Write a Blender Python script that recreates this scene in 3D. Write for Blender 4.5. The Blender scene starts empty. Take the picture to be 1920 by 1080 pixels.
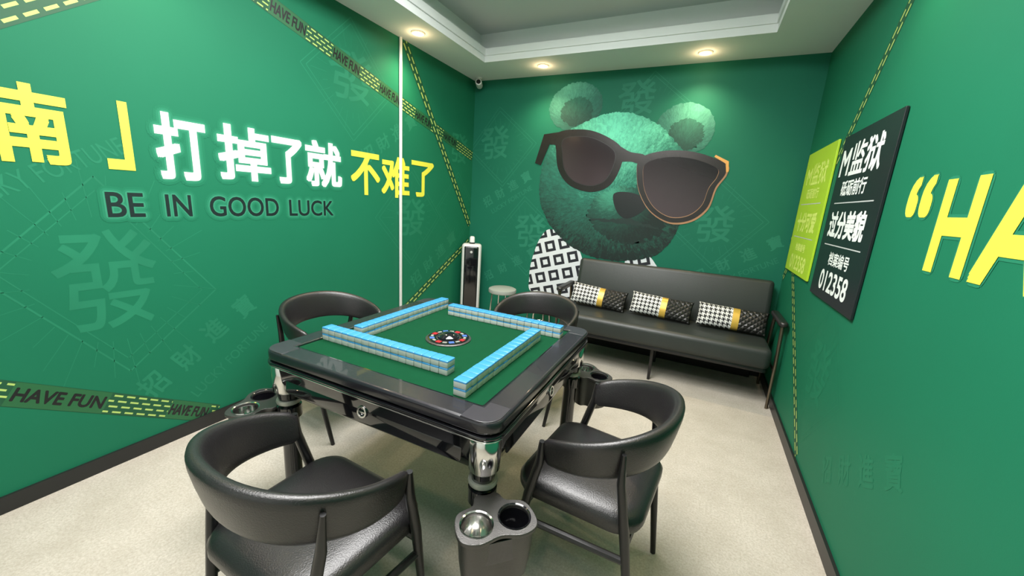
import bpy, bmesh, math, random
from mathutils import Vector, Matrix, Euler
random.seed(7)
scn=bpy.context.scene
scn.view_settings.view_transform='Standard'
COL=bpy.context.collection
H=1.43
XL,XR,YB,YF,ZC=-2.485,.698,4.002,-1.4,2.694

# ------------------------------------------------------------ materials
class N:
    def __init__(s,name):
        s.m=bpy.data.materials.new(name); s.m.use_nodes=True; s.t=s.m.node_tree; s.b=s.t.nodes['Principled BSDF']
    def new(s,ty,**k):
        n=s.t.nodes.new(ty)
        for a,v in k.items(): setattr(n,a,v)
        return n
    def put(s,sock,v):
        if isinstance(v,bpy.types.NodeSocket): s.t.links.new(v,sock)
        else: sock.default_value=v
    def math(s,op,a,b=0.,c=None):
        n=s.new('ShaderNodeMath',operation=op); s.put(n.inputs[0],a); s.put(n.inputs[1],b)
        if c is not None: s.put(n.inputs[2],c)
        return n.outputs[0]
    def mix(s,f,a,b):
        n=s.new('ShaderNodeMix',data_type='RGBA'); s.put(n.inputs[0],f)
        s.put(n.inputs[6],(*a,1) if isinstance(a,tuple) else a); s.put(n.inputs[7],(*b,1) if isinstance(b,tuple) else b)
        return n.outputs[2]
    def coord(s,w='Object'): return s.new('ShaderNodeTexCoord').outputs[w]
    def xyz(s,v):
        n=s.new('ShaderNodeSeparateXYZ'); s.put(n.inputs[0],v); return n.outputs
    def comb(s,x,y,z):
        n=s.new('ShaderNodeCombineXYZ')
        for i,q in enumerate((x,y,z)): s.put(n.inputs[i],q)
        return n.outputs[0]
    def noise(s,vec,scale,detail=3.,rough=.5,dist=0.):
        n=s.new('ShaderNodeTexNoise'); s.put(n.inputs['Vector'],vec); n.inputs['Scale'].default_value=scale
        n.inputs['Detail'].default_value=detail; n.inputs['Roughness'].default_value=rough; n.inputs['Distortion'].default_value=dist
        return n.outputs['Fac']
    def rng(s,v,a,b,c=0.,d=1.):
        g=s.new('ShaderNodeMapRange'); s.put(g.inputs[0],v)
        for i,q in enumerate((a,b,c,d)): g.inputs[i+1].default_value=q
        return g.outputs[0]
    def bump(s,h,st=.3,d=.01):
        n=s.new('ShaderNodeBump'); n.inputs['Strength'].default_value=st; n.inputs['Distance'].default_value=d
        s.put(n.inputs['Height'],h); s.t.links.new(n.outputs[0],s.b.inputs['Normal'])
def lin(r,g,b):
    f=lambda c:(c/255/12.92 if c/255<=.04045 else ((c/255+.055)/1.055)**2.4)
    return (f(r),f(g),f(b))
def mat(name,col,rough=.5,metal=0.,var=0.,vs=6.,bump=0.,bs=200.,coat=0.,emit=0.,spec=.5):
    n=N(name); n.b.inputs['Roughness'].default_value=rough; n.b.inputs['Metallic'].default_value=metal
    n.b.inputs['Coat Weight'].default_value=coat; n.b.inputs['Specular IOR Level'].default_value=spec
    co=n.coord()
    v=max(var,.02)
    a=tuple(c*(1-v) for c in col); b=tuple(min(1,c*(1+v)) for c in col)
    c=n.mix(n.noise(co,vs),a,b); n.put(n.b.inputs['Base Color'],c)
    if emit: n.put(n.b.inputs['Emission Color'],c); n.b.inputs['Emission Strength'].default_value=emit
    if bump: n.bump(n.noise(co,bs,4.),bump,.004)
    return n.m
G_L=lin(24,106,77); G_B=lin(25,104,82); G_R=lin(22,105,76)
M={}
M['wl']=mat('green wall print',G_L,.6,var=.10,vs=1.2,bump=.04,bs=300,spec=.2)
M['wb']=mat('teal wall print',G_B,.6,var=.14,vs=1.2,bump=.04,bs=300,spec=.2)
M['wr']=mat('green wall print',G_R,.6,var=.10,vs=1.2,bump=.04,bs=300,spec=.2)
M['faint']=mat('pale green print',lin(36,118,88),.6,var=.22,vs=4,spec=.2)
M['faintb']=mat('pale teal print',lin(40,118,95),.6,var=.2,vs=4,spec=.2)
M['faintr']=mat('pale print',lin(26,110,80),.6,var=.05,vs=9,spec=.2)
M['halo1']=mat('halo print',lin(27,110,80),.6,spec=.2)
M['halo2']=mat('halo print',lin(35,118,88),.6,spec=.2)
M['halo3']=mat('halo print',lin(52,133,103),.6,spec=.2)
M['white']=mat('white print',(.74,.79,.76),.5,emit=.05)
M['yellow']=mat('yellow print',lin(222,220,72),.5,emit=.03)
M['dkgreen']=mat('deep green print',lin(5,28,28),.5)
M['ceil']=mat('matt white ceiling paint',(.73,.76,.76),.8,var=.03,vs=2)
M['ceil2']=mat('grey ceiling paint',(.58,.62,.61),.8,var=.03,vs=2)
M['base']=mat('black skirting',(.012,.013,.013),.4)
M['leather']=mat('black leather',(.014,.013,.014),.32,var=.3,vs=5,bump=.25,bs=260,spec=.6)
M['sofa']=mat('dark grey green leather',lin(42,47,45),.42,var=.15,vs=4,bump=.25,bs=240,spec=.5)
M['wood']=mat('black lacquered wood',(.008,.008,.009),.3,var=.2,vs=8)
M['gloss']=mat('gloss black plastic',(.006,.006,.008),.08,coat=.6)
M['rim']=mat('black moulded plastic',(.014,.013,.018),.24,var=.12,vs=10,bump=.10,bs=500,coat=.3)
M['rim2']=mat('grey black moulded plastic',(.024,.022,.029),.3,var=.12,vs=10,bump=.10,bs=500,coat=.2)
M['chrome']=mat('chrome',(.75,.74,.73),.12,metal=1.)
M['gun']=mat('gunmetal plastic',(.085,.082,.08),.28,metal=.7,bump=.3,bs=400)
M['ring']=mat('grey collar',(.32,.33,.29),.35,metal=.4)
M['felt']=mat('green felt',lin(5,58,34),.95,var=.12,vs=30,bump=.3,bs=900,spec=.1)
M['tileb']=mat('sky blue tile back',lin(54,126,172),.3,var=.03)
M['tilew']=mat('ivory tile',lin(204,208,204),.3,var=.04)
M['black']=mat('black print',(.008,.009,.010),.4)
M['sign']=mat('black board',(.011,.014,.017),.35)
M['lime']=mat('lime board',lin(166,202,44),.4,var=.05,emit=.05)
M['limetxt']=mat('pale lime print',lin(208,228,112),.5,emit=.05)
M['grey']=mat('light grey line',(.5,.52,.52),.5)
M['brass']=mat('dark bronze metal',(.17,.14,.105),.3,metal=.9)
M['gold']=mat('gold satin',lin(206,168,72),.35,metal=.35,bump=.2,bs=200)
M['whitepl']=mat('white plastic',(.75,.76,.76),.3)
M['greyvin']=mat('grey vinyl',lin(150,156,150),.5)
M['red']=mat('red enamel',lin(150,30,40),.3)
M['blue']=mat('blue enamel',lin(60,90,150),.3)
M['frame']=mat('dark brown frame print',lin(34,30,30),.25,var=.5,vs=3)
M['bronze']=mat('bronze edge print',lin(158,116,84),.4,var=.5,vs=4)
M['goldp']=mat('gold edge print',lin(206,150,76),.4,var=.3,vs=6)
M['nose']=mat('nose print',lin(10,18,20),.35,var=.3,vs=12)
M['mouth']=mat('mouth print',lin(6,38,34),.6,var=.4,vs=20)
def m_lens():
    n=N('gradient lens print'); x,y,z=n.xyz(n.coord())
    g=n.rng(n.math('ADD',z,n.math('MULTIPLY',x,.35)),1.15,1.85); nn=n.noise(n.coord(),2.4,2.)
    c=n.mix(g,lin(78,64,70),lin(16,15,19)); n.put(n.b.inputs['Base Color'],n.mix(n.math('MULTIPLY',nn,.35),c,lin(26,24,28)))
    n.b.inputs['Roughness'].default_value=.15; return n.m
M['lens']=m_lens()
def m_lamp():
    n=N('warm lamp'); n.b.inputs['Emission Color'].default_value=(1,.80,.48,1); n.b.inputs['Emission Strength'].default_value=6
    n.put(n.b.inputs['Base Color'],n.mix(n.noise(n.coord(),5),(.9,.8,.6),(1,.9,.7))); return n.m
M['lamp']=m_lamp()
def m_trim():
    n=N('halo glow trim'); n.b.inputs['Emission Color'].default_value=(1,.66,.34,1); n.b.inputs['Emission Strength'].default_value=.4  # ring emits faintly to imitate the warm halo around the bulb
    n.put(n.b.inputs['Base Color'],n.mix(n.noise(n.coord(),5),(.8,.76,.7),(.85,.8,.74))); return n.m
M['trim']=m_trim()
def m_panel():
    n=N('fill light cover'); n.b.inputs['Emission Color'].default_value=(1,.98,.95,1); n.b.inputs['Emission Strength'].default_value=2  # emissive cover of the added fill panel
    n.put(n.b.inputs['Base Color'],n.mix(n.noise(n.coord(),5),(.9,.9,.9),(1,1,1))); return n.m
M['panel']=m_panel()
def m_carpet():
    n=N('beige carpet'); co=n.coord(); a=n.noise(co,100,4.,.8); b=n.noise(co,4.,6.,.7)
    c=n.mix(n.rng(a,.3,.7),lin(160,152,140),lin(200,193,182)); c2=n.mix(n.rng(b,.35,.7,0.,.5),c,lin(150,142,127))
    n.put(n.b.inputs['Base Color'],c2); n.b.inputs['Roughness'].default_value=.95; n.bump(n.noise(co,300,3.,.6),.3,.003); return n.m
M['carpet']=m_carpet()
def m_fur(name,dark,mid,light,cx,cz,hx,hz,hr,pw=1.,streak=11.):
    """printed fur: strands radiate from (cx,cz); brightest at (hx,hz), fading over hr"""
    n=N(name); co=n.coord(); x,y,z=n.xyz(co)
    w=n.noise(co,5.,3.,.6)
    dx=n.math('SUBTRACT',x,cx); dz=n.math('SUBTRACT',z,cz)
    ang=n.math('ARCTAN2',dz,dx); r=n.math('SQRT',n.math('ADD',n.math('MULTIPLY',dx,dx),n.math('MULTIPLY',dz,dz)))
    ca=n.math('COSINE',ang); sa=n.math('SINE',ang)
    vec=n.comb(n.math('ADD',n.math('MULTIPLY',ca,streak),n.math('MULTIPLY',w,1.6)),n.math('MULTIPLY',sa,streak),n.math('MULTIPLY',r,7.))
    a=n.noise(vec,2.,7.,.75,.6); a2=n.noise(co,40.,6.,.7,1.)
    ex=n.math('SUBTRACT',x,hx); ez=n.math('SUBTRACT',z,hz)
    d=n.math('SQRT',n.math('ADD',n.math('MULTIPLY',ex,ex),n.math('MULTIPLY',n.math('MULTIPLY',ez,ez),pw)))
    g=n.rng(d,0.,hr,1.,0.)
    f=n.math('ADD',n.math('MULTIPLY',g,1.0),n.math('MULTIPLY',n.math('SUBTRACT',a,.5),.8))
    f=n.math('ADD',f,n.math('MULTIPLY',n.math('SUBTRACT',a2,.5),.4)); f=n.math('ADD',f,n.math('MULTIPLY',n.math('SUBTRACT',w,.5),.3))
    c1=n.mix(n.rng(f,0.,.5),dark,mid); c2=n.mix(n.rng(f,.5,1.),c1,light)
    n.put(n.b.inputs['Base Color'],c2); n.b.inputs['Roughness'].default_value=.7; return n.m
M['fur']=m_fur('teal fur print',lin(3,28,25),lin(24,108,90),lin(112,222,186),-.85,1.5,-.90,2.18,1.20,.95)
M['muz']=m_fur('muzzle fur print',lin(3,28,25),lin(14,74,62),lin(58,146,120),-.66,1.45,-.86,1.58,.46)
M['fur2']=m_fur('dark teal fur print',lin(10,50,42),lin(34,104,88),lin(84,166,140),-1.31,2.2,-1.40,2.58,.60)
M['fur4']=m_fur('dark teal fur print',lin(10,50,42),lin(34,104,88),lin(84,166,140),-.27,2.0,-.18,2.33,.56)
M['fur3']=m_fur('deep teal fur print',lin(6,36,31),lin(16,68,57),lin(40,112,92),-1.3,2.2,-1.3,2.5,.5)
M['fur5']=m_fur('deep teal fur print',lin(6,36,31),lin(16,68,57),lin(40,112,92),-.27,2.0,-.2,2.25,.45)
def m_squares():
    n=N('white cloth with black squares print'); co=n.coord(); 
    mp=n.new('ShaderNodeMapping'); n.put(mp.inputs[0],co); mp.inputs['Rotation'].default_value=(0,.30,0)
    x,y,z=n.xyz(mp.outputs[0]); s=1/.16
    zz=n.math('MULTIPLY',z,s); row=n.math('FLOOR',zz); xx=n.math('ADD',n.math('MULTIPLY',x,s),n.math('MULTIPLY',row,.42))
    u=n.math('ABSOLUTE',n.math('SUBTRACT',n.math('FRACT',xx),.5)); v=n.math('ABSOLUTE',n.math('SUBTRACT',n.math('FRACT',zz),.5))
    d=n.math('MAXIMUM',u,v); r=n.math('MULTIPLY',n.math('GREATER_THAN',d,.17),n.math('LESS_THAN',d,.36))
    n.put(n.b.inputs['Base Color'],n.mix(r,(.66,.70,.74),(.01,.012,.02))); n.b.inputs['Roughness'].default_value=.7; return n.m
M['squares']=m_squares()
def m_tape():
    n=N('hazard tape print'); x,y,z=n.xyz(n.coord('UV'))
    yy=n.math('DIVIDE',y,.026); row=n.math('FLOOR',yy); xx=n.math('ADD',n.math('DIVIDE',x,.052),n.math('MULTIPLY',row,.5))
    a=n.math('LESS_THAN',n.math('ABSOLUTE',n.math('SUBTRACT',n.math('FRACT',xx),.5)),.34)
    b=n.math('LESS_THAN',n.math('ABSOLUTE',n.math('SUBTRACT',n.math('FRACT',yy),.5)),.16)
    n.put(n.b.inputs['Base Color'],n.mix(n.math('MULTIPLY',a,b),lin(18,76,48),lin(170,196,104))); n.b.inputs['Roughness'].default_value=.6; return n.m
M['tape']=m_tape()
M['tapeplain']=mat('tape green print',lin(34,94,56),.5)
def m_hound():
    n=N('houndstooth cloth'); x,y,z=n.xyz(n.coord('UV')); k=230.
    X=n.math('FLOOR',n.math('MULTIPLY',x,k)); Y=n.math('FLOOR',n.math('MULTIPLY',y,k))
    md=lambda a,b:n.math('FLOORED_MODULO',a,b)
    tw=n.math('LESS_THAN',md(n.math('ADD',X,Y),4.),2.); A=n.math('LESS_THAN',md(X,8.),4.); B=n.math('LESS_THAN',md(Y,8.),4.)
    v=n.math('ADD',n.math('MULTIPLY',tw,A),n.math('MULTIPLY',n.math('SUBTRACT',1.,tw),B))
    n.put(n.b.inputs['Base Color'],n.mix(v,(.7,.7,.68),(.012,.012,.014))); n.b.inputs['Roughness'].default_value=.8; return n.m
M['hound']=m_hound()
def m_quilt():
    n=N('quilted black cloth'); x,y,z=n.xyz(n.coord('UV')); s=1/.045
    a=n.math('MULTIPLY',n.math('ADD',x,y),s); b=n.math('MULTIPLY',n.math('SUBTRACT',x,y),s)
    f=lambda q:n.math('ABSOLUTE',n.math('SUBTRACT',n.math('FRACT',q),.5))
    d=n.math('MAXIMUM',f(a),f(b)); n.put(n.b.inputs['Base Color'],n.mix(n.math('GREATER_THAN',d,.46),(.024,.023,.022),(.008,.008,.008)))
    n.b.inputs['Roughness'].default_value=.4; n.bump(n.math('SUBTRACT',1.,d),.9,.02); return n.m
M['quilt']=m_quilt()

# ------------------------------------------------------------ geometry helpers
def link(o,parent=None):
    COL.objects.link(o)
    if parent is not None: o.parent=parent
    return o
def mk(name,vs,fs,mats,parent=None,smooth=False,mi=None,loc=None,ang=40):
    me=bpy.data.meshes.new(name); me.from_pydata([tuple(v) for v in vs],[],fs); me.validate()
    if not isinstance(mats,(list,tuple)): mats=[mats]
    for m in mats: me.materials.append(m)
    if mi is not None and len(mi)==len(me.polygons): me.polygons.foreach_set('material_index',mi)
    bm=bmesh.new(); bm.from_mesh(me); bmesh.ops.recalc_face_normals(bm,faces=bm.faces)
    if smooth:
        for f in bm.faces: f.smooth=True
        for e in bm.edges:
            if len(e.link_faces)==2 and e.calc_face_angle(0)>math.radians(ang): e.smooth=False
    bm.to_mesh(me); bm.free()
    o=bpy.data.objects.new(name,me); link(o,parent)
    if loc: o.location=loc
    return o
def top(o,label,cat,group=None):
    o['label']=label; o['category']=cat
    if group: o['group']=group
    return o
def empty(name,loc,rz=0,label='',cat='',group=None):
    o=bpy.data.objects.new(name,None); o.empty_display_size=.1; COL.objects.link(o); o.location=loc; o.rotation_euler=(0,0,rz)
    return top(o,label,cat,group)
def struct(o): o['kind']='structure'; return o
def rrect(hx,hy,r,seg=5):
    r=min(r,hx,hy); p=[]
    for cx,cy,a0 in ((hx-r,hy-r,0),(-hx+r,hy-r,90),(-hx+r,-hy+r,180),(hx-r,-hy+r,270)):
        for i in range(seg+1):
            a=math.radians(a0+90*i/seg); p.append((cx+r*math.cos(a),cy+r*math.sin(a)))
    return p
def loft(rings,closed_caps=True,wrap=True):
    vs=[];fs=[];n=len(rings[0])
    for r in rings: vs+=list(r)
    for k in range(len(rings)-1):
        for i in range(n if wrap else n-1):
            j=(i+1)%n; fs.append((k*n+i,k*n+j,(k+1)*n+j,(k+1)*n+i))
    if closed_caps:
        fs.append(tuple(range(n-1,-1,-1))); fs.append(tuple((len(rings)-1)*n+i for i in range(n)))
    return vs,fs
def rbox(hx,hy,z0,z1,r=.01,e=.005,c=(0,0),seg=4,es=2):
    prof=[(z0+e-e*math.cos(math.pi/2*i/es),e-e*math.sin(math.pi/2*i/es)) for i in range(es+1)]
    prof+=[(z1-e+e*math.sin(math.pi/2*i/es),e-e*math.cos(math.pi/2*i/es)) for i in range(es+1)]
    rings=[]
    for z,ins in prof:
        rings.append([(x+c[0],y+c[1],z) for x,y in rrect(hx-ins,hy-ins,max(r-ins,.0005),seg)])
    return loft(rings)
def lathe(prof,seg=32,c=(0,0)):
    rings=[[(c[0]+r*math.cos(2*math.pi*i/seg),c[1]+r*math.sin(2*math.pi*i/seg),z) for i in range(seg)] for r,z in prof]
    return loft(rings)
def tube(pts,rad,seg=10):
    pts=[Vector(p) for p in pts]; rings=[]
    for k,p in enumerate(pts):
        a=pts[max(k-1,0)]; b=pts[min(k+1,len(pts)-1)]; d=(b-a).normalized()
        u=d.cross(Vector((0,1,0)) if abs(d.y)<.9 else Vector((1,0,0))).normalized(); v=d.cross(u)
        r=rad[k] if isinstance(rad,(list,tuple)) else rad
        rings.append([tuple(p+r*(math.cos(t)*u+math.sin(t)*v)) for t in [2*math.pi*i/seg for i in range(seg)]])
    return loft(rings)
def merge(parts):
    vs=[];fs=[];mi=[]
    for q in parts:
        v,f=q[0],q[1]; m=q[2] if len(q)>2 else 0
        o=len(vs); vs+=list(v); fs+=[tuple(i+o for i in g) for g in f]; mi+=[m]*len(f)
    return vs,fs,mi
def xf(geo,Mx): return [tuple(Mx@Vector(v)) for v in geo[0]],geo[1]
def curve2d(loops,ext=0.,bev=0.):
    cu=bpy.data.curves.new('c','CURVE'); cu.dimensions='2D'; cu.fill_mode='BOTH'; cu.extrude=ext; cu.bevel_depth=bev; cu.bevel_resolution=2
    for l in loops:
        s=cu.splines.new('POLY'); s.points.add(len(l)-1)
        for i,p in enumerate(l): s.points[i].co=(p[0],p[1],0,1)
        s.use_cyclic_u=True
    return _eval(cu)
def _eval(cu):
    o=bpy.data.objects.new('tmp',cu); COL.objects.link(o); dg=bpy.context.evaluated_depsgraph_get(); dg.update()
    me=bpy.data.meshes.new_from_object(o.evaluated_get(dg))
    vs=[tuple(v.co) for v in me.vertices]; fs=[tuple(p.vertices) for p in me.polygons]
    bpy.data.objects.remove(o); bpy.data.meshes.remove(me); bpy.data.curves.remove(cu)
    return vs,fs
_tc={}
def text(body):
    k=body
    if k not in _tc:
        cu=bpy.data.curves.new('t','FONT'); cu.body=body; cu.size=1; cu.resolution_u=4; cu.fill_mode='FRONT'
        vs,fs=_eval(cu)
        xs=[v[0] for v in vs]; ys=[v[1] for v in vs]
        _tc[k]=([(v[0],v[1]) for v in vs],fs,min(xs),max(xs),min(ys),max(ys))
    return _tc[k]
def onwall(wall,d):
    if wall=='L': return lambda u,v,e=0.:(XL+d+e,u,v)
    if wall=='R': return lambda u,v,e=0.:(XR-d-e,-u,v)      # u = -y
    return lambda u,v,e=0.:(u,YB-d-e,v)
def thick(vs,fs,b,n=8):
    """heavier stroke weight: copies shifted by b, each a hair higher (n=8: square-cut corners)"""
    if b<=0: return vs,fs
    parts=[(vs,fs)]
    for i in range(n):
        a=2*math.pi*i/n; dx,dy=math.cos(a),math.sin(a)
        if n<=8: m=max(abs(dx),abs(dy)); dx/=m; dy/=m
        parts.append(([(x+dx*b,y+dy*b,(i+1)*1.5e-5) for x,y in vs],fs))
    v,f,_=merge(parts); return v,f
def t_rect(body,u0,u1,v0,v1,b=0.):
    vs,fs,a,bb,c,d=text(body)
    return thick([(u0+(x-a)/(bb-a)*(u1-u0), v0+(y-c)/(d-c)*(v1-v0)) for x,y in vs],fs,b)
def t_at(body,cu,cv,h,ang=0,asp=1.,b=0.):
    vs,fs,a,bb,c,d=text(body); s=h/(d-c); ca,sa=math.cos(ang),math.sin(ang); o=[]
    for x,y in vs:
        x=(x-(a+bb)/2)*s*asp; y=(y-(c+d)/2)*s; o.append((cu+x*ca-y*sa,cv+x*sa+y*ca))
    return thick(o,fs,b)
def line2(p,q,w):
    dx,dy=q[0]-p[0],q[1]-p[1]; l=math.hypot(dx,dy); nx,ny=-dy/l*w/2,dx/l*w/2
    return [(p[0]+nx,p[1]+ny),(q[0]+nx,q[1]+ny),(q[0]-nx,q[1]-ny),(p[0]-nx,p[1]-ny)],[(0,1,2,3)]
def wallart(name,parts,wall,d,mats,parent=None):
    f=onwall(wall,d); vs,fs,mi=merge(parts)
    me=bpy.data.meshes.new(name); me.from_pydata([f(*v) for v in vs],[],fs)
    for m in (mats if isinstance(mats,list) else [mats]): me.materials.append(m)
    me.polygons.foreach_set('material_index',mi)
    want={'L':Vector((1,0,0)),'R':Vector((-1,0,0)),'B':Vector((0,-1,0))}[wall]
    me.update(); bad=[p.index for p in me.polygons if p.normal.dot(want)<0]
    bm=bmesh.new(); bm.from_mesh(me); bm.faces.ensure_lookup_table()
    bmesh.ops.reverse_faces(bm,faces=[bm.faces[i] for i in bad]); bm.to_mesh(me); bm.free()
    o=bpy.data.objects.new(name,me); return link(o,parent)
def holder0(name,label,cat): return empty(name,(0,0,0),0,label,cat)

# ------------------------------------------------------------ camera
f=726.4; yaw,pitch,roll=-.4387,.2205,-.0646
cy,sy,cp,sp=math.cos(yaw),math.sin(yaw),math.cos(pitch),math.sin(pitch)
F=Vector((sy*cp,cy*cp,-sp)); r0=Vector((cy,-sy,0)); d0=F.cross(r0)
rt=math.cos(roll)*r0+math.sin(roll)*d0; dn=-math.sin(roll)*r0+math.cos(roll)*d0
cam=bpy.data.cameras.new('camera'); co=bpy.data.objects.new('camera',cam); COL.objects.link(co)
cam.sensor_width=36; cam.lens=f/1920*36; cam.clip_start=.02
Mx=Matrix((rt,-dn,-F)).transposed().to_4x4(); Mx.translation=Vector((0,0,H)); co.matrix_world=Mx
scn.camera=co

# ------------------------------------------------------------ room
def boxm(name,a,b,m,parent=None):
    x0,y0,z0=a; x1,y1,z1=b
    vs=[(x0,y0,z0),(x1,y0,z0),(x1,y1,z0),(x0,y1,z0),(x0,y0,z1),(x1,y0,z1),(x1,y1,z1),(x0,y1,z1)]
    return mk(name,vs,[(0,3,2,1),(4,5,6,7),(0,1,5,4),(1,2,6,5),(2,3,7,6),(3,0,4,7)],m,parent)
T=.1
struct(boxm('floor',(XL-T,YF-T,-.1),(XR+T,YB+T,0),M['carpet']))
struct(boxm('wall_left',(XL-T,YF,0),(XL,YB,ZC+.4),M['wl']))
struct(boxm('wall_right',(XR,YF,0),(XR+T,YB,ZC+.4),M['wr']))
struct(boxm('wall_back',(XL-T,YB,0),(XR+T,YB+T,ZC+.4),M['wb']))
struct(boxm('wall_front',(XL-T,YF-T,0),(XR+T,YF,ZC+.4),mat('pale painted wall',(.7,.72,.7),.7,var=.04)))
ox0,ox1,oy0,oy1=-2.08,.27,-.6,3.50
out=[(XL,YF),(XR,YF),(XR,YB),(XL,YB)]; inn=[(ox0,oy0),(ox1,oy0),(ox1,oy1),(ox0,oy1)]
inn2=[(ox0-.14,oy0-.14),(ox1+.14,oy0-.14),(ox1+.14,oy1+.14),(ox0-.14,oy1+.14)]
def ring(zb,zt,o_,i_):
    vs=[(x,y,z) for z in (zb,zt) for l in (o_,i_) for x,y in l]; fs=[]
    for i in range(4):
        j=(i+1)%4
        fs+=[(i,j,4+j,4+i),(8+i,12+i,12+j,8+j),(4+i,4+j,12+j,12+i),(i,8+i,8+j,j)]
    return vs,fs
struct(mk('ceiling',*merge([ring(ZC,ZC+.10,out,inn),ring(ZC+.10,ZC+.30,out,inn2)])[:2],M['ceil']))
lip=[(ox0+.012,oy0+.012),(ox1-.012,oy0+.012),(ox1-.012,oy1-.012),(ox0+.012,oy1-.012)]
struct(mk('trim_1',*ring(ZC+.055,ZC+.115,inn,lip),mat('tray edge paint',(.72,.75,.75),.6)))
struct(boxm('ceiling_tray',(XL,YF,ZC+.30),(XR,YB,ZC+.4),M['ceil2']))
bh=.075
struct(boxm('baseboard_left',(XL,YF,0),(XL+.014,YB,bh),M['base']))
struct(boxm('baseboard_right',(XR-.014,YF,0),(XR,YB,bh),M['base']))
struct(boxm('baseboard_back',(XL+.014,YB-.014,0),(XR-.014,YB,bh),M['base']))

# ------------------------------------------------------------ pale background print
def emblem(cu,cv,s,ang,rays=True):
    g=[]
    c,sn=math.cos(ang),math.sin(ang)
    R=lambda x,y:(cu+(x*c-y*sn)*s,cv+(x*sn+y*c)*s)
    for k in (1.0,.9):
        q=[R(0,k),R(k,0),R(0,-k),R(-k,0)]
        for i in range(4): g.append(line2(q[i],q[(i+1)%4],.005))
    if rays:
        for i in range(28):
            a=2*math.pi*i/28; r=.62+.1*(i%3)
            g.append(line2(R(.52*math.cos(a),.52*math.sin(a)),R(r*math.cos(a),r*math.sin(a)),.0025))
    return g
D0=.0005
def pattern(wall,m,label,glyphs,ems):
    e=holder0('mural_pattern',label,'wall print')
    for g in glyphs: wallart('character_print',[g],wall,D0,m,e)
    for g in ems: wallart('diamond_print',g,wall,D0-.0001,m,e)
    return e
gl=[];el=[]
q=[(.80,1.42),(1.24,.82),(.82,.47),(.42,1.02)]; q2=[(.80,1.36),(1.17,.83),(.82,.54),(.47,1.02)]
dg=[]
for i in range(4): dg+= [line2(q[i],q[(i+1)%4],.007),line2(q2[i],q2[(i+1)%4],.004)]
for i in range(30):
    a=2*math.pi*i/30; r1=.34+.05*(i%3); dg.append(line2((.80+.25*math.cos(a),.94+.30*math.sin(a)),(.80+r1*math.cos(a),.94+r1*1.25*math.sin(a)),.0025))
el.append(dg)
gl.append(t_rect('發',.62,.98,.71,1.18,.002))
for c_,u,v in (('招',.90,.36),('財',1.06,.46),('進',1.21,.58),('寶',1.385,.685)): gl.append(t_at(c_,u,v,.13,.6,.85,.002))
gl.append(t_at('LUCKY FORTUNE',1.29,.38,.06,.62,.8)); gl.append(t_at('LUCKY FORTUNE',.66,1.43,.075,.5,.7))
gl.append(t_at('發',2.28,2.25,.34,0,1.15,.003)); el.append(emblem(2.28,2.22,.42,0))
gl.append(t_at('發',2.95,1.22,.34,0,1.15,.003)); el.append(emblem(2.95,1.22,.46,0))
for k,c_ in enumerate('招財進寶'): gl.append(t_at(c_,2.42+.17*k,1.72+.115*k,.12,.6,1.2,.002)); gl.append(t_at(c_,3.02+.2*k,.62+.12*k,.13,.55,1.2,.002))
gl.append(t_at('LUCKY FORTUNE',3.42,.68,.05,.55,1.2)); gl.append(t_at('發',3.72,1.95,.3,0,1.1,.003)); el.append(emblem(3.72,1.3,.4,0))
pattern('L',M['faint'],'pale green good-fortune characters and diamond outlines printed on green wall',gl,el)
def letters(items,wall,m,label,b=.006,halo=(),name='letter'):
    e=holder0('wall_lettering',label,'wall lettering')
    for it in items:
        o=wallart(name,[t_rect(it[0],*it[1:5],b)],wall,.0026,m,e)
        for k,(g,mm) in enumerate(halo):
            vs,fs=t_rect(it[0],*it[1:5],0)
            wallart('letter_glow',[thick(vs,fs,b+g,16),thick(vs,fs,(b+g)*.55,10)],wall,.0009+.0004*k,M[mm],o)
    return e
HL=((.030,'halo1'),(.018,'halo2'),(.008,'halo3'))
letters([('南',.545,.745,1.465,1.755),('」',.865,.945,1.465,1.755)],'L',M['yellow'],'large yellow Chinese character and bracket printed on green wall',.008)
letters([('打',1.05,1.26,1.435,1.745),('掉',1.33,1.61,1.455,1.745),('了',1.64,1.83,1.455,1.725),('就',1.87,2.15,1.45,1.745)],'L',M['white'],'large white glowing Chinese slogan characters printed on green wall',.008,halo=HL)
letters([('不',2.25,2.54,1.41,1.725),('难',2.57,2.91,1.40,1.735),('了',2.95,3.27,1.42,1.735)],'L',M['yellow'],'large yellow Chinese slogan ending printed across conduit on wall',.007)
letters([('BE',.83,.965,1.24,1.352),('IN',1.055,1.165,1.242,1.35),('GOOD',1.255,1.65,1.24,1.35),('LUCK',1.725,2.07,1.24,1.345)],'L',M['dkgreen'],'dark green English good luck slogan with pale glow on wall',.0015,halo=((.026,'halo1'),(.016,'halo2'),(.007,'halo3')),name='word')

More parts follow.
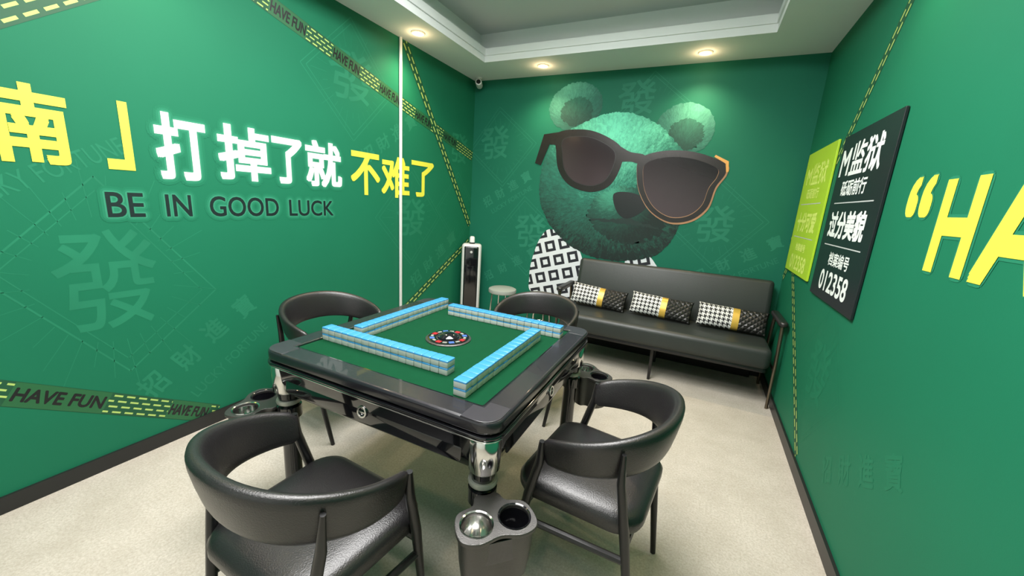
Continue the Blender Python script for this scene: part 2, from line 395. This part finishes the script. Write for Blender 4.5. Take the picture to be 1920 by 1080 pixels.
def tape(wall,p,q_,w,label,words=(),d=.0009,us=1.,th=.60):
    L=math.hypot(q_[0]-p[0],q_[1]-p[1]); a=math.atan2(q_[1]-p[1],q_[0]-p[0])
    o=wallart('tape_strip',[line2(p,q_,w)],wall,d,M['tape'])
    uv=o.data.uv_layers.new(name='UVMap')
    uvm={0:(0,w),1:(L,w),2:(L,0),3:(0,0)}
    for lp in o.data.loops: uv.data[lp.index].uv=tuple(c*us for c in uvm[lp.vertex_index])
    top(o,label,'tape print')
    ca,sa=math.cos(a),math.sin(a)
    for s,tl in words:
        c0=(p[0]+ca*s,p[1]+sa*s); c1=(p[0]+ca*(s+tl),p[1]+sa*(s+tl))
        pp=wallart('print_patch',[line2(c0,c1,w*.96)],wall,d+.0003,M['tapeplain'],o)
        m=((c0[0]+c1[0])/2,(c0[1]+c1[1])/2)
        vs,fs,x0,x1,y0,y1=text('HAVE FUN'); sx=tl*.92/(x1-x0); sz=w*th/(y1-y0)
        g=[(m[0]+(x-(x0+x1)/2)*sx*ca-(y-(y0+y1)/2)*sz*sa, m[1]+(x-(x0+x1)/2)*sx*sa+(y-(y0+y1)/2)*sz*ca) for x,y in vs]
        wallart('lettering',[thick(g,fs,.0022,6)],wall,d+.0006,M['black'],pp)
    return o
TL='green and lime dashed tape print with black lettering on green wall'
TN='narrow green and lime dashed tape print crossing green wall'
W5=[(.35+.45*k,.25) for k in range(6)]
tape('L',(.90,2.665),(3.99,1.90),.105,TL,W5)
tape('L',(2.845,2.69),(3.985,1.12),.080,TN,d=.0018,us=.65)
tape('L',(.30,.60),(1.17,.055),.105,TL,[(.16,.33),(.765,.215)],th=.52)
tape('L',(2.40,.10),(3.99,.93),.080,TN,us=.65)
tape('L',(.30,1.76),(1.1,2.36),.09,TN,us=.7)
TR='green and lime dashed tape print running down green wall'
tape('R',(-3.99,.93),(-2.30,2.69),.075,TR,us=.7)
tape('R',(-3.99,1.30),(-2.55,.09),.07,TR,d=.0013,us=.7)
letters([('“',-2.02,-1.86,1.475,1.60),('H',-1.77,-1.575,1.30,1.575),('A',-1.52,-1.26,1.30,1.575),('V',-1.25,-1.0,1.30,1.575),('E',-.95,-.78,1.30,1.575)],'R',M['yellow'],'large yellow English letters opening with quotation mark on wall',.011,halo=((.010,'halo2'),))
gr=[t_at('發',-2.55,.62,.32,0,1.1,.004)]
for k,c_ in enumerate('招財進寶'): gr.append(t_at(c_,-2.1+.17*k,.30+.11*k,.12,.55,1.,.002))
pattern('R',M['faintr'],'very faint good-fortune characters printed low on green wall',gr,[emblem(-2.55,.6,.42,0)])
def sign(name,y0,y1,z0,z1,th,m,mt,lines,rules,label):
    vs,fs=rbox((y1-y0)/2,(z1-z0)/2,0,th,.004,.002)
    Mx=Matrix(((0,0,-1,XR-.003),(1,0,0,(y0+y1)/2),(0,1,0,(z0+z1)/2),(0,0,0,1)))
    o=mk(name,*xf((vs,fs),Mx),m); top(o,label,'sign')
    for b,u0,u1,v0,v1,bd in lines: wallart('lettering',[t_rect(b,-u0,-u1,v0,v1,bd)],'R',.003+th+.0005,mt,o)
    for a,b,z in rules: wallart('divider_line',[line2((-a,z),(-b,z),.006)],'R',.003+th+.0005,M['grey'],o)
    return o
sign('wall_sign',2.245,3.015,.99,1.915,.012,M['sign'],M['white'],
 [('M',2.97,2.83,1.69,1.83,.004),('监狱',2.80,2.38,1.68,1.85,.004),('砥砺前行',2.86,2.48,1.575,1.655,.002),
  ('过分美貌',2.92,2.36,1.345,1.485,.005),('档案编号',2.78,2.44,1.19,1.262,.0015),('012358',2.86,2.38,1.045,1.155,.003)],
 [(2.93,2.33,1.535),(2.93,2.33,1.30)],'black rectangular board with white Chinese lettering and number')
sign('wall_sign',3.15,3.90,1.03,1.93,.012,M['lime'],M['limetxt'],
 [('M监狱',3.80,3.26,1.68,1.83,.003),('砥砺前行',3.70,3.36,1.585,1.655,.002),('十分可爱',3.80,3.26,1.345,1.48,.005),('档案编号',3.68,3.38,1.20,1.255,.002),('012358',3.76,3.28,1.06,1.165,.003)],
 [(3.82,3.24,1.545),(3.82,3.24,1.30)],'lime green rectangular board with pale lettering and number')

# ------------------------------------------------------------ back wall bear mural
gb=[t_at('發',-.72,2.44,.30,.1,1.1,.003),t_at('發',-2.2,2.05,.34,.1,1.,.003),t_at('發',-1.70,1.12,.36,.1,1.,.003),t_at('發',.10,1.34,.32,.1,1.,.003)]
for k,c_ in enumerate('招財進寶'):
    gb.append(t_at(c_,-2.26+.155*k,1.41+.095*k,.11,.55,1.,.002)); gb.append(t_at(c_,.05+.18*k,.86+.12*k,.11,.55,1.,.002)); gb.append(t_at(c_,-2.2+.18*k,.55+.11*k,.11,.55,1.,.002))
gb.append(t_at('LUCKY FORTUNE',-1.96,1.44,.05,.55,1.)); gb.append(t_at('LUCKY FORTUNE',.4,.93,.05,.55,1.))
pattern('B',M['faintb'],'pale teal good-fortune characters and diamond outlines printed around bear',gb,[emblem(-2.12,2.0,.42,.1),emblem(-.55,2.3,.36,.1),emblem(-1.75,1.05,.44,.1),emblem(.1,1.35,.42,.1)])
def smooth_loop(pts,n=12,jag=0.):
    o=[];k=len(pts)
    for i in range(k):
        p0,p1,p2,p3=[pts[(i+j)%k] for j in (-1,0,1,2)]
        for s in range(n):
            t=s/n; w=lambda a,b,c,d:.5*((2*b)+(-a+c)*t+(2*a-5*b+4*c-d)*t*t+(-a+3*b-3*c+d)*t**3)
            o.append((w(p0[0],p1[0],p2[0],p3[0])+random.uniform(-jag,jag),w(p0[1],p1[1],p2[1],p3[1])+random.uniform(-jag,jag)))
    return o
def poly(loops):
    v,f=curve2d(loops); return [(a,b) for a,b,_ in v],f
def ell(cx,cz,rx,rz,rot=0,n=60,jag=0.):
    o=[]
    for i in range(n):
        t=2*math.pi*i/n; x=rx*math.cos(t);z=rz*math.sin(t)
        o.append((cx+x*math.cos(rot)-z*math.sin(rot)+random.uniform(-jag,jag),cz+x*math.sin(rot)+z*math.cos(rot)+random.uniform(-jag,jag)))
    return o
head=[(-1.47,2.11),(-1.28,2.2),(-1.06,2.29),(-.87,2.32),(-.68,2.29),(-.48,2.19),(-.33,2.05),(-.2,1.9),(-.13,1.65),(-.17,1.4),(-.21,1.22),(-.28,1.08),(-.40,.98),(-.6,.92),(-.8,.90),(-1.04,.93),(-1.3,1.05),(-1.5,1.24),(-1.62,1.49),(-1.62,1.76),(-1.56,1.98)]
bear=wallart('bear_mural',[poly([smooth_loop(head,16,.006)])],'B',.0030,M['fur'])
top(bear,'teal furry bear head print wearing dark sunglasses on green wall','mural')
for cx,cz,rx,rz,rr,m1,m2 in ((-1.31,2.385,.275,.225,.1,'fur2','fur3'),(-.27,2.155,.25,.225,-.1,'fur4','fur5')):
    ea=wallart('ear',[poly([ell(cx,cz,rx,rz,rr,110,.006)])],'B',.0016,M[m1],bear)
    wallart('inner_ear',[poly([ell(cx+.02,cz-.045,rx*.60,rz*.60,rr,90,.013)])],'B',.0021,M[m2],ea)
wallart('patterned_shirt',[poly([smooth_loop([(-1.45,1.16),(-1.2,1.06),(-1.08,.88),(-1.02,.6),(-1.05,.40),(-1.6,.42),(-1.67,.6),(-1.65,.82),(-1.57,1.06)],8)])],'B',.0012,M['squares'],bear)
wallart('patterned_shirt',[poly([smooth_loop([(-.62,.98),(-.45,1.0),(-.35,.92),(-.30,.8),(-.6,.78)],6)])],'B',.0012,M['squares'],bear)
wallart('muzzle',[poly([smooth_loop([(-1.02,1.50),(-.82,1.62),(-.62,1.64),(-.42,1.58),(-.30,1.42),(-.34,1.22),(-.5,1.12),(-.72,1.10),(-.92,1.16),(-1.06,1.32)],14,.024)])],'B',.0036,M['muz'],bear)
wallart('nose',[poly([smooth_loop([(-.83,1.56),(-.69,1.585),(-.54,1.54),(-.505,1.45),(-.60,1.36),(-.70,1.335),(-.79,1.41)],8)])],'B',.0046,M['nose'],bear)
wallart('mouth',[poly([smooth_loop([(-1.04,1.295),(-.90,1.315),(-.76,1.32),(-.67,1.36),(-.57,1.31),(-.45,1.285),(-.36,1.25),(-.46,1.262),(-.56,1.272),(-.66,1.275),(-.78,1.28),(-.92,1.288)],6,.009)])],'B',.0042,M['mouth'],bear)
lf=smooth_loop([(-1.47,2.14),(-1.2,2.17),(-.98,2.11),(-.80,1.99),(-.79,1.83),(-.88,1.64),(-1.06,1.57),(-1.28,1.62),(-1.42,1.76),(-1.47,1.95)],10)
rf=smooth_loop([(-.62,1.90),(-.42,1.97),(-.15,1.96),(.10,1.87),(.12,1.78),(.06,1.66),(.02,1.48),(-.10,1.36),(-.28,1.33),(-.46,1.42),(-.58,1.58),(-.63,1.75)],10)
def shrink(l,k,dx=0,dz=0):
    cx=sum(p[0] for p in l)/len(l); cz=sum(p[1] for p in l)/len(l); return [(cx+dx+(x-cx)*k,cz+dz+(z-cz)*k) for x,z in l]
sg=wallart('sunglasses',[poly([shrink(rf,1.02,.007,-.009)])],'B',.0052,M['bronze'],bear)
for nm,pts in (('frame',lf),('frame',rf),('bridge',smooth_loop([(-.86,2.02),(-.72,1.96),(-.58,1.93),(-.56,1.84),(-.70,1.87),(-.84,1.88)],6)),('temple',[(-1.45,2.15),(-1.62,2.13),(-1.70,1.84),(-1.63,1.82),(-1.55,2.03),(-1.43,2.02)])):
    wallart(nm,[poly([pts])],'B',.0058 if nm=='frame' else .0055,M['frame'],sg)
wallart('lens_edge',[poly([shrink(rf,.840,-.002,-.012)])],'B',.0061,M['bronze'],sg)
wallart('lens_edge',[poly([shrink(lf,.80,0,-.005)])],'B',.0061,M['black'],sg)
wallart('lens',[poly([shrink(lf,.78,.0,-.005)])],'B',.0064,M['lens'],sg)
wallart('lens',[poly([shrink(rf,.834,-.003,-.008)])],'B',.0064,M['lens'],sg)
wallart('frame_highlight',[poly([[(.02,1.938),(.13,1.885),(.142,1.80),(.124,1.79),(.108,1.868),(.01,1.922)]])],'B',.0067,M['goldp'],sg)

# ------------------------------------------------------------ conduit, camera, downlights
c=empty('cable_conduit',(XL,2.785,.08),0,'slim white plastic cable conduit fixed upright on green wall','conduit')
mk('conduit_body',*rbox(.008,.012,0,ZC-.08,.003,.001,(.014,0)),M['whitepl'],c,True)
sc=empty('security_camera',(-2.38,3.90,ZC),0,'small white security camera mounted in ceiling corner','security camera')
mk('mount',*lathe([(.0,0),(.035,0),(.035,-.012),(.015,-.02),(.012,-.045),(0,-.045)],20),M['whitepl'],sc,True)
mk('camera_body',*xf(lathe([(0,-.05),(.03,-.05),(.034,-.04),(.034,.05),(.028,.055),(0,.055)],20),Matrix.Translation((.01,-.01,-.065))@Euler((math.radians(80),0,.4)).to_matrix().to_4x4()),M['whitepl'],sc,True)
mk('lens',*xf(lathe([(0,.055),(.024,.055),(.02,.060),(0,.060)],20),Matrix.Translation((.01,-.01,-.065))@Euler((math.radians(80),0,.4)).to_matrix().to_4x4()),M['black'],sc,True)
for (x,y) in [(-2.27,2.76),(-1.57,3.72),(-.18,3.76),(-2.27,1.0),(.48,2.2),(.48,.6)]:
    d=empty('downlight',(x,y,ZC),0,'small recessed warm ceiling downlight with pale trim ring','downlight','ceiling downlights')
    mk('trim_ring',*lathe([(.036,-.0005),(.052,-.0005),(.055,-.004),(.048,-.009),(.036,-.006)],28),M['trim'],d,True)
    mk('bulb',*lathe([(0,-.001),(.035,-.001),(.032,-.008),(.018,-.014),(0,-.015)],24),M['lamp'],d,True)
    l=bpy.data.lights.new('spot','SPOT'); l.energy=44 if y>2.5 else 18; l.color=(1,.78,.50); l.spot_size=math.radians(130); l.spot_blend=.9; l.shadow_soft_size=.05
    lo=bpy.data.objects.new('downlight_lamp',l); link(lo,d); lo.location=(0,0,-.03)
    l=bpy.data.lights.new('glow','POINT'); l.energy=1.0; l.color=(1,.70,.38); l.shadow_soft_size=.02
    lo=bpy.data.objects.new('added_halo_glow',l); link(lo,d); lo.location=(0,0,-.06)  # extra point light added to cast a warm halo on the ceiling
pn=empty('added_light_panel',(-.9,1.1,ZC+.30),0,'flat white square fill light panel added unseen in tray','ceiling light')  # panel added out of view to light the room
mk('diffuser',*rbox(.6,.6,-.04,-.001,.02,.005),M['panel'],pn,True)
def area(loc,sx,sy,e,colr=(1,.98,.96),rot=(0,0,0)):
    l=bpy.data.lights.new('area','AREA'); l.shape='RECTANGLE'; l.size=sx; l.size_y=sy; l.energy=e; l.color=colr
    o=bpy.data.objects.new('fill_lamp',l); COL.objects.link(o); o.location=loc; o.rotation_euler=rot; return o
area((-.9,1.4,ZC+.25),1.1,1.8,148)  # fill light under the tray ceiling, added out of view for brightness
area((-.9,-.1,ZC+.22),1.6,.7,44)  # second added fill light, unseen above the camera
w=bpy.data.worlds.new('w'); scn.world=w; w.use_nodes=True; w.node_tree.nodes['Background'].inputs[0].default_value=(.5,.5,.5,1); w.node_tree.nodes['Background'].inputs[1].default_value=.3

# ------------------------------------------------------------ mahjong table
TX,TY=-.9665,1.408
tb=empty('mahjong_table',(TX,TY,0),0,'square black automatic mahjong table with green felt top','table')
TZ=.80
g=curve2d([rrect(.518,.515,.050,8),list(reversed(rrect(.446,.446,.012,3)))],.011,.011)
rim=mk('rim',*xf(g,Matrix.Translation((0,0,TZ-.022))),M['rim'],tb,True)
g=curve2d([rrect(.449,.449,.012,3),list(reversed(rrect(.437,.437,.008,3)))],.006,.001)
mk('inner_lip',*xf(g,Matrix.Translation((0,0,TZ-.008))),M['gloss'],tb,True)
mk('felt_top',*rbox(.443,.443,TZ-.03,TZ-.006,.01,.001),M['felt'],tb)
mk('trim_band',*rbox(.532,.530,TZ-.060,TZ-.046,.062,.005,seg=8),M['gloss'],tb,True)
mk('silver_trim',*rbox(.530,.528,TZ-.066,TZ-.0605,.060,.002,seg=8),M['chrome'],tb,True)
mk('body',*loft([[(x,y,z) for x,y in rrect(h,h,r,8)] for h,z,r in ((.470,TZ-.196,.05),(.486,TZ-.192,.055),(.498,TZ-.180,.06),(.510,TZ-.13,.06),(.516,TZ-.066,.06))]),M['gloss'],tb,True,ang=60)
mk('lower_housing',*loft([[(x,y,z) for x,y in rrect(h,h,.05,6)] for h,z in ((.34,.55),(.36,.555),(.40,.58),(.41,.605))]),M['wood'],tb,True)
cr=[(.449,.410),(.522,.410)]+[(.466+.056*math.cos(math.radians(a)),.464+.056*math.sin(math.radians(a))) for a in range(0,91,10)]+[(.410,.520),(.410,.449),(.449,.449)]
cg_=curve2d([cr],.009,.0015)
for k in range(4):
    Rz=Matrix.Rotation(k*math.pi/2,4,'Z')
    mk('rim_corner',*xf(cg_,Rz@Matrix.Translation((0,0,TZ-.0095))),M['rim2'],rim,True)
    Mf=Rz@Matrix.Translation((0,-.5075,TZ-.122))@Matrix.Rotation(math.pi/2-.10,4,'X')
    dr=mk('drawer',*xf(rbox(.41,.042,0,.0045,.012,.002),Mf),M['gloss'],tb,True)
    kn=mk('knob',*xf(curve2d([ell(0,0,.021,.021,0,28),list(reversed(ell(0,0,.016,.016,0,28)))],.002,.001),Mf@Matrix.Translation((0,0,.0075))),M['chrome'],dr,True)
    mk('knob_centre',*xf(rbox(.014,.003,.0045,.0085,.002,.001),Mf),M['chrome'],kn,True)
    mk('corner_cap',*xf(lathe([(0,TZ-.190),(.044,TZ-.190),(.050,TZ-.182),(.054,TZ-.074),(.050,TZ-.067),(0,TZ-.067)],28,(.469,-.469)),Rz),M['chrome'],tb,True)
    lg=mk('leg',*xf(lathe([(0,0),(.045,0),(.045,.02),(.034,.035),(.034,.50),(.036,.56),(.042,TZ-.190),(0,TZ-.190)],24,(.466,-.466)),Rz),M['gloss'],tb,True)
    mk('leg_collar',*xf(lathe([(.034,.560),(.046,.560),(.048,.568),(.046,.576),(.034,.576)],24,(.466,-.466)),Rz),M['ring'],lg,True)
dl=mk('centre_dial',*lathe([(0,TZ-.007),(.104,TZ-.007),(.104,TZ-.002),(.098,TZ+.001),(.0,TZ+.001)],48),M['gun'],tb,True)
mk('dial_ring',*xf(curve2d([ell(0,0,.094,.094,0,48),list(reversed(ell(0,0,.056,.056,0,48)))],.001),Matrix.Translation((0,0,TZ+.002))),M['gloss'],dl)
mk('dice_dome',*lathe([(0,TZ+.001),(.05,TZ+.001),(.048,TZ+.010),(.036,TZ+.018),(.018,TZ+.022),(0,TZ+.023)],32),M['gloss'],dl,True)
for k in range(16):
    a=k*math.pi/8; mm=('red','ring','blue','ring')[k%4]
    mk('dial_button',*xf(rbox(.010 if mm=='ring' else .012,.006 if mm=='ring' else .011,0,.002,.002,.0005),Matrix.Translation((.075*math.cos(a),.075*math.sin(a),TZ+.003))@Matrix.Rotation(a+math.pi/2,4,'Z')),M[mm],dl)
# ------------------------------------------------------------ tiles
tw,td,thh=.0378,.050,.028
def tilemesh():
    prof=[(0,.0015,0),(.0008,.0006,0),(.002,0,0),(.0212,0,0),(.0213,0,1),(.0260,0,1),(.0275,.0012,1),(.028,.003,1)]
    rings=[[(x,y,z) for x,y in rrect(tw/2-i,td/2-i,.003,2)] for z,i,_ in prof]
    vs,fs=loft(rings); n=len(rings[0]); mi=[]
    for k in range(len(rings)-1): mi+=[prof[k+1][2]]*n
    mi+=[0,1]
    return mk('mahjong_tile',vs,fs,[M['tilew'],M['tileb']],None,True,mi)
base=tilemesh()
top(base,'ivory mahjong tile with sky blue back lying face down','mahjong tile','face-down tiles walled on the table')
pitch_=.0385; zt=TZ-.0055
rows=[(-1.402,1.112,0),(-1.187,1.740,0),(-.628,.985,1),(-1.290,1.180,1)]
first=True
for x0,y0,ax in rows:
    for lay in range(2):
        for i in range(17):
            o=base if first else base.copy()
            if not first: COL.objects.link(o)
            first=False
            s=(i+.5)*pitch_; j=random.uniform(-.0008,.0008)
            o.location=(x0+s,y0+j,zt+lay*.0282) if ax==0 else (x0+j,y0+s,zt+lay*.0282)
            o.rotation_euler=(0,0,(math.pi/2 if ax else 0)+random.uniform(-.01,.01))
# ------------------------------------------------------------ cup holders
def cupholder(loc,ang,label,flip=1):
    e=empty('cup_holder',loc,ang,label,'cup holder','cup holders on the table legs')
    outl=smooth_loop([(-.115,.02),(-.105,.065),(-.06,.082),(0,.07),(.06,.082),(.105,.065),(.115,.02),(.10,-.03),(.05,-.05),(.03,-.085),(-.03,-.085),(-.05,-.05),(-.10,-.03)],6)
    g=curve2d([outl,list(reversed(ell(-.056,.018,.045,.045,0,36))),list(reversed(ell(.056,.018,.045,.045,0,36)))],.004,.002)
    mk('tray_plate',*xf(g,Matrix.Translation((0,0,-.006))),M['gun'],e,True)
    for sx,m,nm in ((-.056*flip,M['chrome'],'steel_cup'),(.056*flip,M['gloss'],'cup_well')):
        mk(nm,*lathe([(0,-.085),(.040,-.085),(.043,-.08),(.044,.001),(.048,.003),(.049,-.001),(.047,-.004),(.047,-.09),(0,-.092)],32,(sx,.018)),m,e,True)
    rings=[[(x*k,y*k+dy,z) for x,y in outl] for k,z,dy in ((.93,-.014,0),(.92,-.06,0),(.88,-.12,0),(.82,-.17,0))]
    vs,fs=loft(rings,False); fs.append(tuple((len(rings)-1)*len(outl)+i for i in range(len(outl))))
    mk('holder_body',vs,fs,M['gun'],e,True)
    mk('face_plate',*xf(curve2d([[(x,y) for x,y in rrect(.05,.035,.01,4)]],.003,.001),Matrix.Translation((0,.068,-.055))@Matrix.Rotation(math.pi/2,4,'X')),M['gloss'],e,True)
    mk('clamp',*lathe([(.036,-.05),(.046,-.05),(.046,.0),(.036,.0)],24,(0,-.128)),M['gloss'],e,True)
    return e
def holder_at(cx,cy,ox,oy,z,label,flip=1):
    ang=math.atan2(oy,ox)-math.pi/2
    n=Vector((ox,oy)).normalized()*.128
    return cupholder((cx+n.x,cy+n.y,z),ang,label,flip)
lx=.466
holder_at(TX+lx,TY-lx,1,-1,.545,'cup holder with steel cup and black well on table leg',-1)
holder_at(TX-lx,TY-lx,-1,-.45,.545,'black double cup holder clamped on mahjong table leg beside wall')
holder_at(TX+lx,TY+lx,.7,1,.545,'black double cup holder clamped on table leg facing sofa')
# ------------------------------------------------------------ chairs
def build_chair():
    rings=[]
    for z,ins in ((.385,.03),(.39,.008),(.41,0),(.435,0),(.452,.012),(.461,.035),(.466,.08),(.467,.14)):
        rings.append([(x*(1-.10*(-y/.24) if y<0 else 1),y,z+(.006*(1-(x/.25)**2) if z>.45 else 0)) for x,y in rrect(.245-ins,.23-ins,max(.09-ins*.5,.02),7)])
    seat=loft(rings)
    rings=[];n=48
    for i in range(n+1):
        t=i/n; a=math.radians(-24+228*t); s=math.sin(math.pi*t)
        ca,sa=math.cos(a),math.sin(a)
        x=math.copysign(abs(ca)**.9,ca)*.272; y=-math.copysign(abs(sa)**.95,sa)*.248
        nx,ny=ca,-sa; l=math.hypot(nx,ny); nx/=l; ny/=l
        hh=.048+.036*s**.7; zc=.605+.090*s; th=.015+.008*s
        if i in (0,n): hh*=.8; th*=.6
        ring=[]
        for k in range(16):
            b=2*math.pi*k/16; cb,sb=math.cos(b),math.sin(b)
            px=math.copysign(abs(cb)**.6,cb)*th; pz=math.copysign(abs(sb)**.6,sb)*hh
            off=px+pz*.20
            ring.append((x+nx*off,y+ny*off,zc+pz))
        rings.append(ring)
    back=loft(rings)
    legs=[]
    for sx in (1,-1):
        legs.append(tube([(sx*.225,.225,0),(sx*.245,.19,.20),(sx*.258,.15,.42),(sx*.268,.112,.57),(sx*.270,.108,.650)],[.011,.014,.017,.016,.010]))
        legs.append(tube([(sx*.200,-.240,0),(sx*.210,-.215,.20),(sx*.226,-.185,.42),(sx*.248,-.160,.60),(sx*.262,-.160,.71)],[.011,.014,.017,.014,.007]))
    rails=[]
    for sx in (1,-1): rails.append(tube([(sx*.25,.175,.30),(sx*.216,-.20,.30)],.013,8))
    rails.append(tube([(-.254,.165,.365),(.254,.165,.365)],.015,8)); rails.append(tube([(-.222,-.19,.365),(.222,-.19,.365)],.015,8))
    return seat,back,legs,rails
seat,back,legs,rails=build_chair()
CH='black leather dining chair with curved wraparound back'
cg='chairs around the mahjong table'
ch=empty('dining_chair',(0,0,0),0,CH,'chair',cg)
parts=[mk('seat',*seat,M['leather'],ch,True),mk('backrest',*back,M['leather'],ch,True,ang=60)]
for l in legs: parts.append(mk('leg',*l,M['wood'],ch,True))
for l in rails: parts.append(mk('rail',*l,M['wood'],ch,True))
def place(o,x,y,deg,label):
    o.location=(x,y,0); o.rotation_euler=(0,0,math.radians(deg)); o['label']=label
for i,(x,y,d,lb) in enumerate([(-.925,.675,-3,CH+' near cup holder'),(-.235,1.365,84,CH+' facing tiles'),(-1.93,1.60,-92,CH+' beside slogan wall'),(-.95,2.42,178,CH+' in front of sofa')]):
    if i==0: place(ch,x,y,d,lb); continue
    c2=ch.copy(); COL.objects.link(c2); place(c2,x,y,d,lb)
    for p in parts:
        q_=p.copy(); COL.objects.link(q_); q_.parent=c2
# ------------------------------------------------------------ sofa
SX,SY=-.215,3.60
sf=empty('sofa',(SX,SY,0),0,'long dark grey leather bench sofa with slim arms','sofa')
mk('seat',*rbox(.835,.30,.305,.475,.05,.045,(0,-.02),seg=6,es=4),M['sofa'],sf,True)
mk('seat_base',*rbox(.82,.28,.28,.315,.03,.01,(0,-.02)),M['wood'],sf,True)
mk('under_seat_shade',*rbox(.80,.012,.03,.28,.008,.002,(0,.25)),M['wood'],sf,True)  # black sheet added to deepen the shade under the sofa
Mb=Matrix.Translation((0,.215,.44))@Matrix.Rotation(math.radians(-12),4,'X')
mk('backrest',*xf(rbox(.85,.055,0,.475,.045,.035,seg=6,es=4),Mb),M['sofa'],sf,True)
for sx in (1,-1):
    mk('armrest',*xf(rbox(.030,.215,0,.04,.028,.016,seg=5,es=3),Matrix.Translation((sx*.868,-.07,.65))),M['leather'],sf,True)
    g=[tube([(sx*.872,-.275,0),(sx*.872,-.262,.35),(sx*.868,-.24,.655)],[.011,.013,.013],10),tube([(sx*.868,.22,0),(sx*.868,.16,.35),(sx*.868,.10,.655)],[.011,.013,.013],10),tube([(sx*.868,-.258,.31),(sx*.868,.18,.31)],.011,8)]
    for q_ in g[:2]: mk('leg',*q_,M['brass'],sf,True)
    mk('side_rail',*g[2],M['brass'],sf,True)
mk('leg',*tube([(0,-.25,0),(0,-.24,.285)],[.012,.016],10),M['wood'],sf,True); mk('leg',*tube([(0,.2,0),(0,.2,.285)],[.012,.016],10),M['wood'],sf,True)
def cushion():
    nu,nv=40,16; w,h,t=.255,.094,.050; vs=[];uv=[]
    for side in (1,-1):
        for i in range(nu+1):
            for j in range(nv+1):
                u=-1+2*i/nu; v=-1+2*j/nv
                k=((1-abs(u)**3.2)*(1-abs(v)**2.4)); z=side*t*max(k,0)**.55
                px=w*u*(1+.03*abs(v)**3); pz=h*v*(1+.06*abs(u)**4)
                vs.append((px,-z,pz)); uv.append((w*u,h*v))
    fs=[];mi=[];n=(nu+1)*(nv+1)
    for s in range(2):
        for i in range(nu):
            for j in range(nv):
                a=s*n+i*(nv+1)+j; q_=(a,a+1,a+nv+2,a+nv+1)
                fs.append(q_ if s else q_[::-1]); uc=-1+2*(i+.5)/nu; mi.append(0 if uc<.0 else (1 if uc<.2 else 2))
    me=bpy.data.meshes.new('cushion_cover'); me.from_pydata(vs,[],fs)
    for m in ('hound','gold','quilt'): me.materials.append(M[m])
    me.polygons.foreach_set('material_index',mi); me.polygons.foreach_set('use_smooth',[True]*len(fs))
    l=me.uv_layers.new(name='UVMap')
    for lp in me.loops: l.data[lp.index].uv=uv[lp.vertex_index]
    bm=bmesh.new(); bm.from_mesh(me); bmesh.ops.remove_doubles(bm,verts=bm.verts,dist=.0006); bmesh.ops.recalc_face_normals(bm,faces=bm.faces); bm.to_mesh(me); bm.free()
    return me
cm=cushion()
for k,(x,rz,ry) in enumerate([(-.785,.05,.08),(-.22,-.02,.05),(.345,.0,.03)]):
    o=bpy.data.objects.new('cushion',cm); COL.objects.link(o); o.location=(x,3.640,.583); o.rotation_euler=(math.radians(-24),ry,rz)
    top(o,'lumbar cushion with houndstooth side, gold band and black quilting','cushion','lumbar cushions on the sofa')
# ------------------------------------------------------------ stools + tower
def stool(x,y,label):
    e=empty('stool',(x,y,0),0,label,'stool','round stools by the sofa')
    mk('seat',*lathe([(0,.455),(.135,.455),(.148,.462),(.152,.48),(.148,.498),(.13,.507),(0,.511)],40),M['greyvin'],e,True)
    for k in range(4):
        a=math.pi/4+k*math.pi/2; c,s=math.cos(a),math.sin(a)
        mk('leg',*tube([(.155*c,.155*s,0),(.13*c,.13*s,.25),(.115*c,.115*s,.458)],.009,8),M['chrome'],e,True)
    tr=[[( (.136+.006*math.cos(b))*math.cos(t),(.136+.006*math.cos(b))*math.sin(t),.18+.006*math.sin(b)) for b in [2*math.pi*j/6 for j in range(6)]] for t in [2*math.pi*i/32 for i in range(33)]]
    mk('foot_ring',*loft(tr,False),M['chrome'],e,True)
stool(-1.83,3.66,'round grey vinyl stool with metal legs beside white tower')
stool(-1.40,3.68,'round grey vinyl stool with metal legs beside sofa arm')
tw_=empty('tower_fan',(-2.31,3.78,0),.5,'tall slim white tower appliance with glossy black front','tower fan')
mk('base',*lathe([(0,0),(.13,0),(.14,.01),(.135,.025),(.06,.04),(0,.04)],36),M['whitepl'],tw_,True)
mk('body',*rbox(.110,.085,.035,.93,.06,.03,seg=7,es=4),M['whitepl'],tw_,True)
mk('front_panel',*rbox(.080,.02,.17,.905,.018,.012,(0,-.075),seg=5,es=3),M['gloss'],tw_,True)
mk('display',*xf(lathe([(0,0),(.014,0),(.014,.003),(0,.003)],20),Matrix.Translation((0,-.0945,.845))@Matrix.Rotation(math.pi/2,4,'X')),M['grey'],tw_,True)
mk('handle',*lathe([(0,.92),(.028,.92),(.03,.94),(.028,1.0),(.02,1.012),(0,1.014)],20),M['whitepl'],tw_,True)
mk('handle_collar',*lathe([(.0,.925),(.033,.925),(.033,.945),(0,.945)],20),M['gloss'],tw_,True)
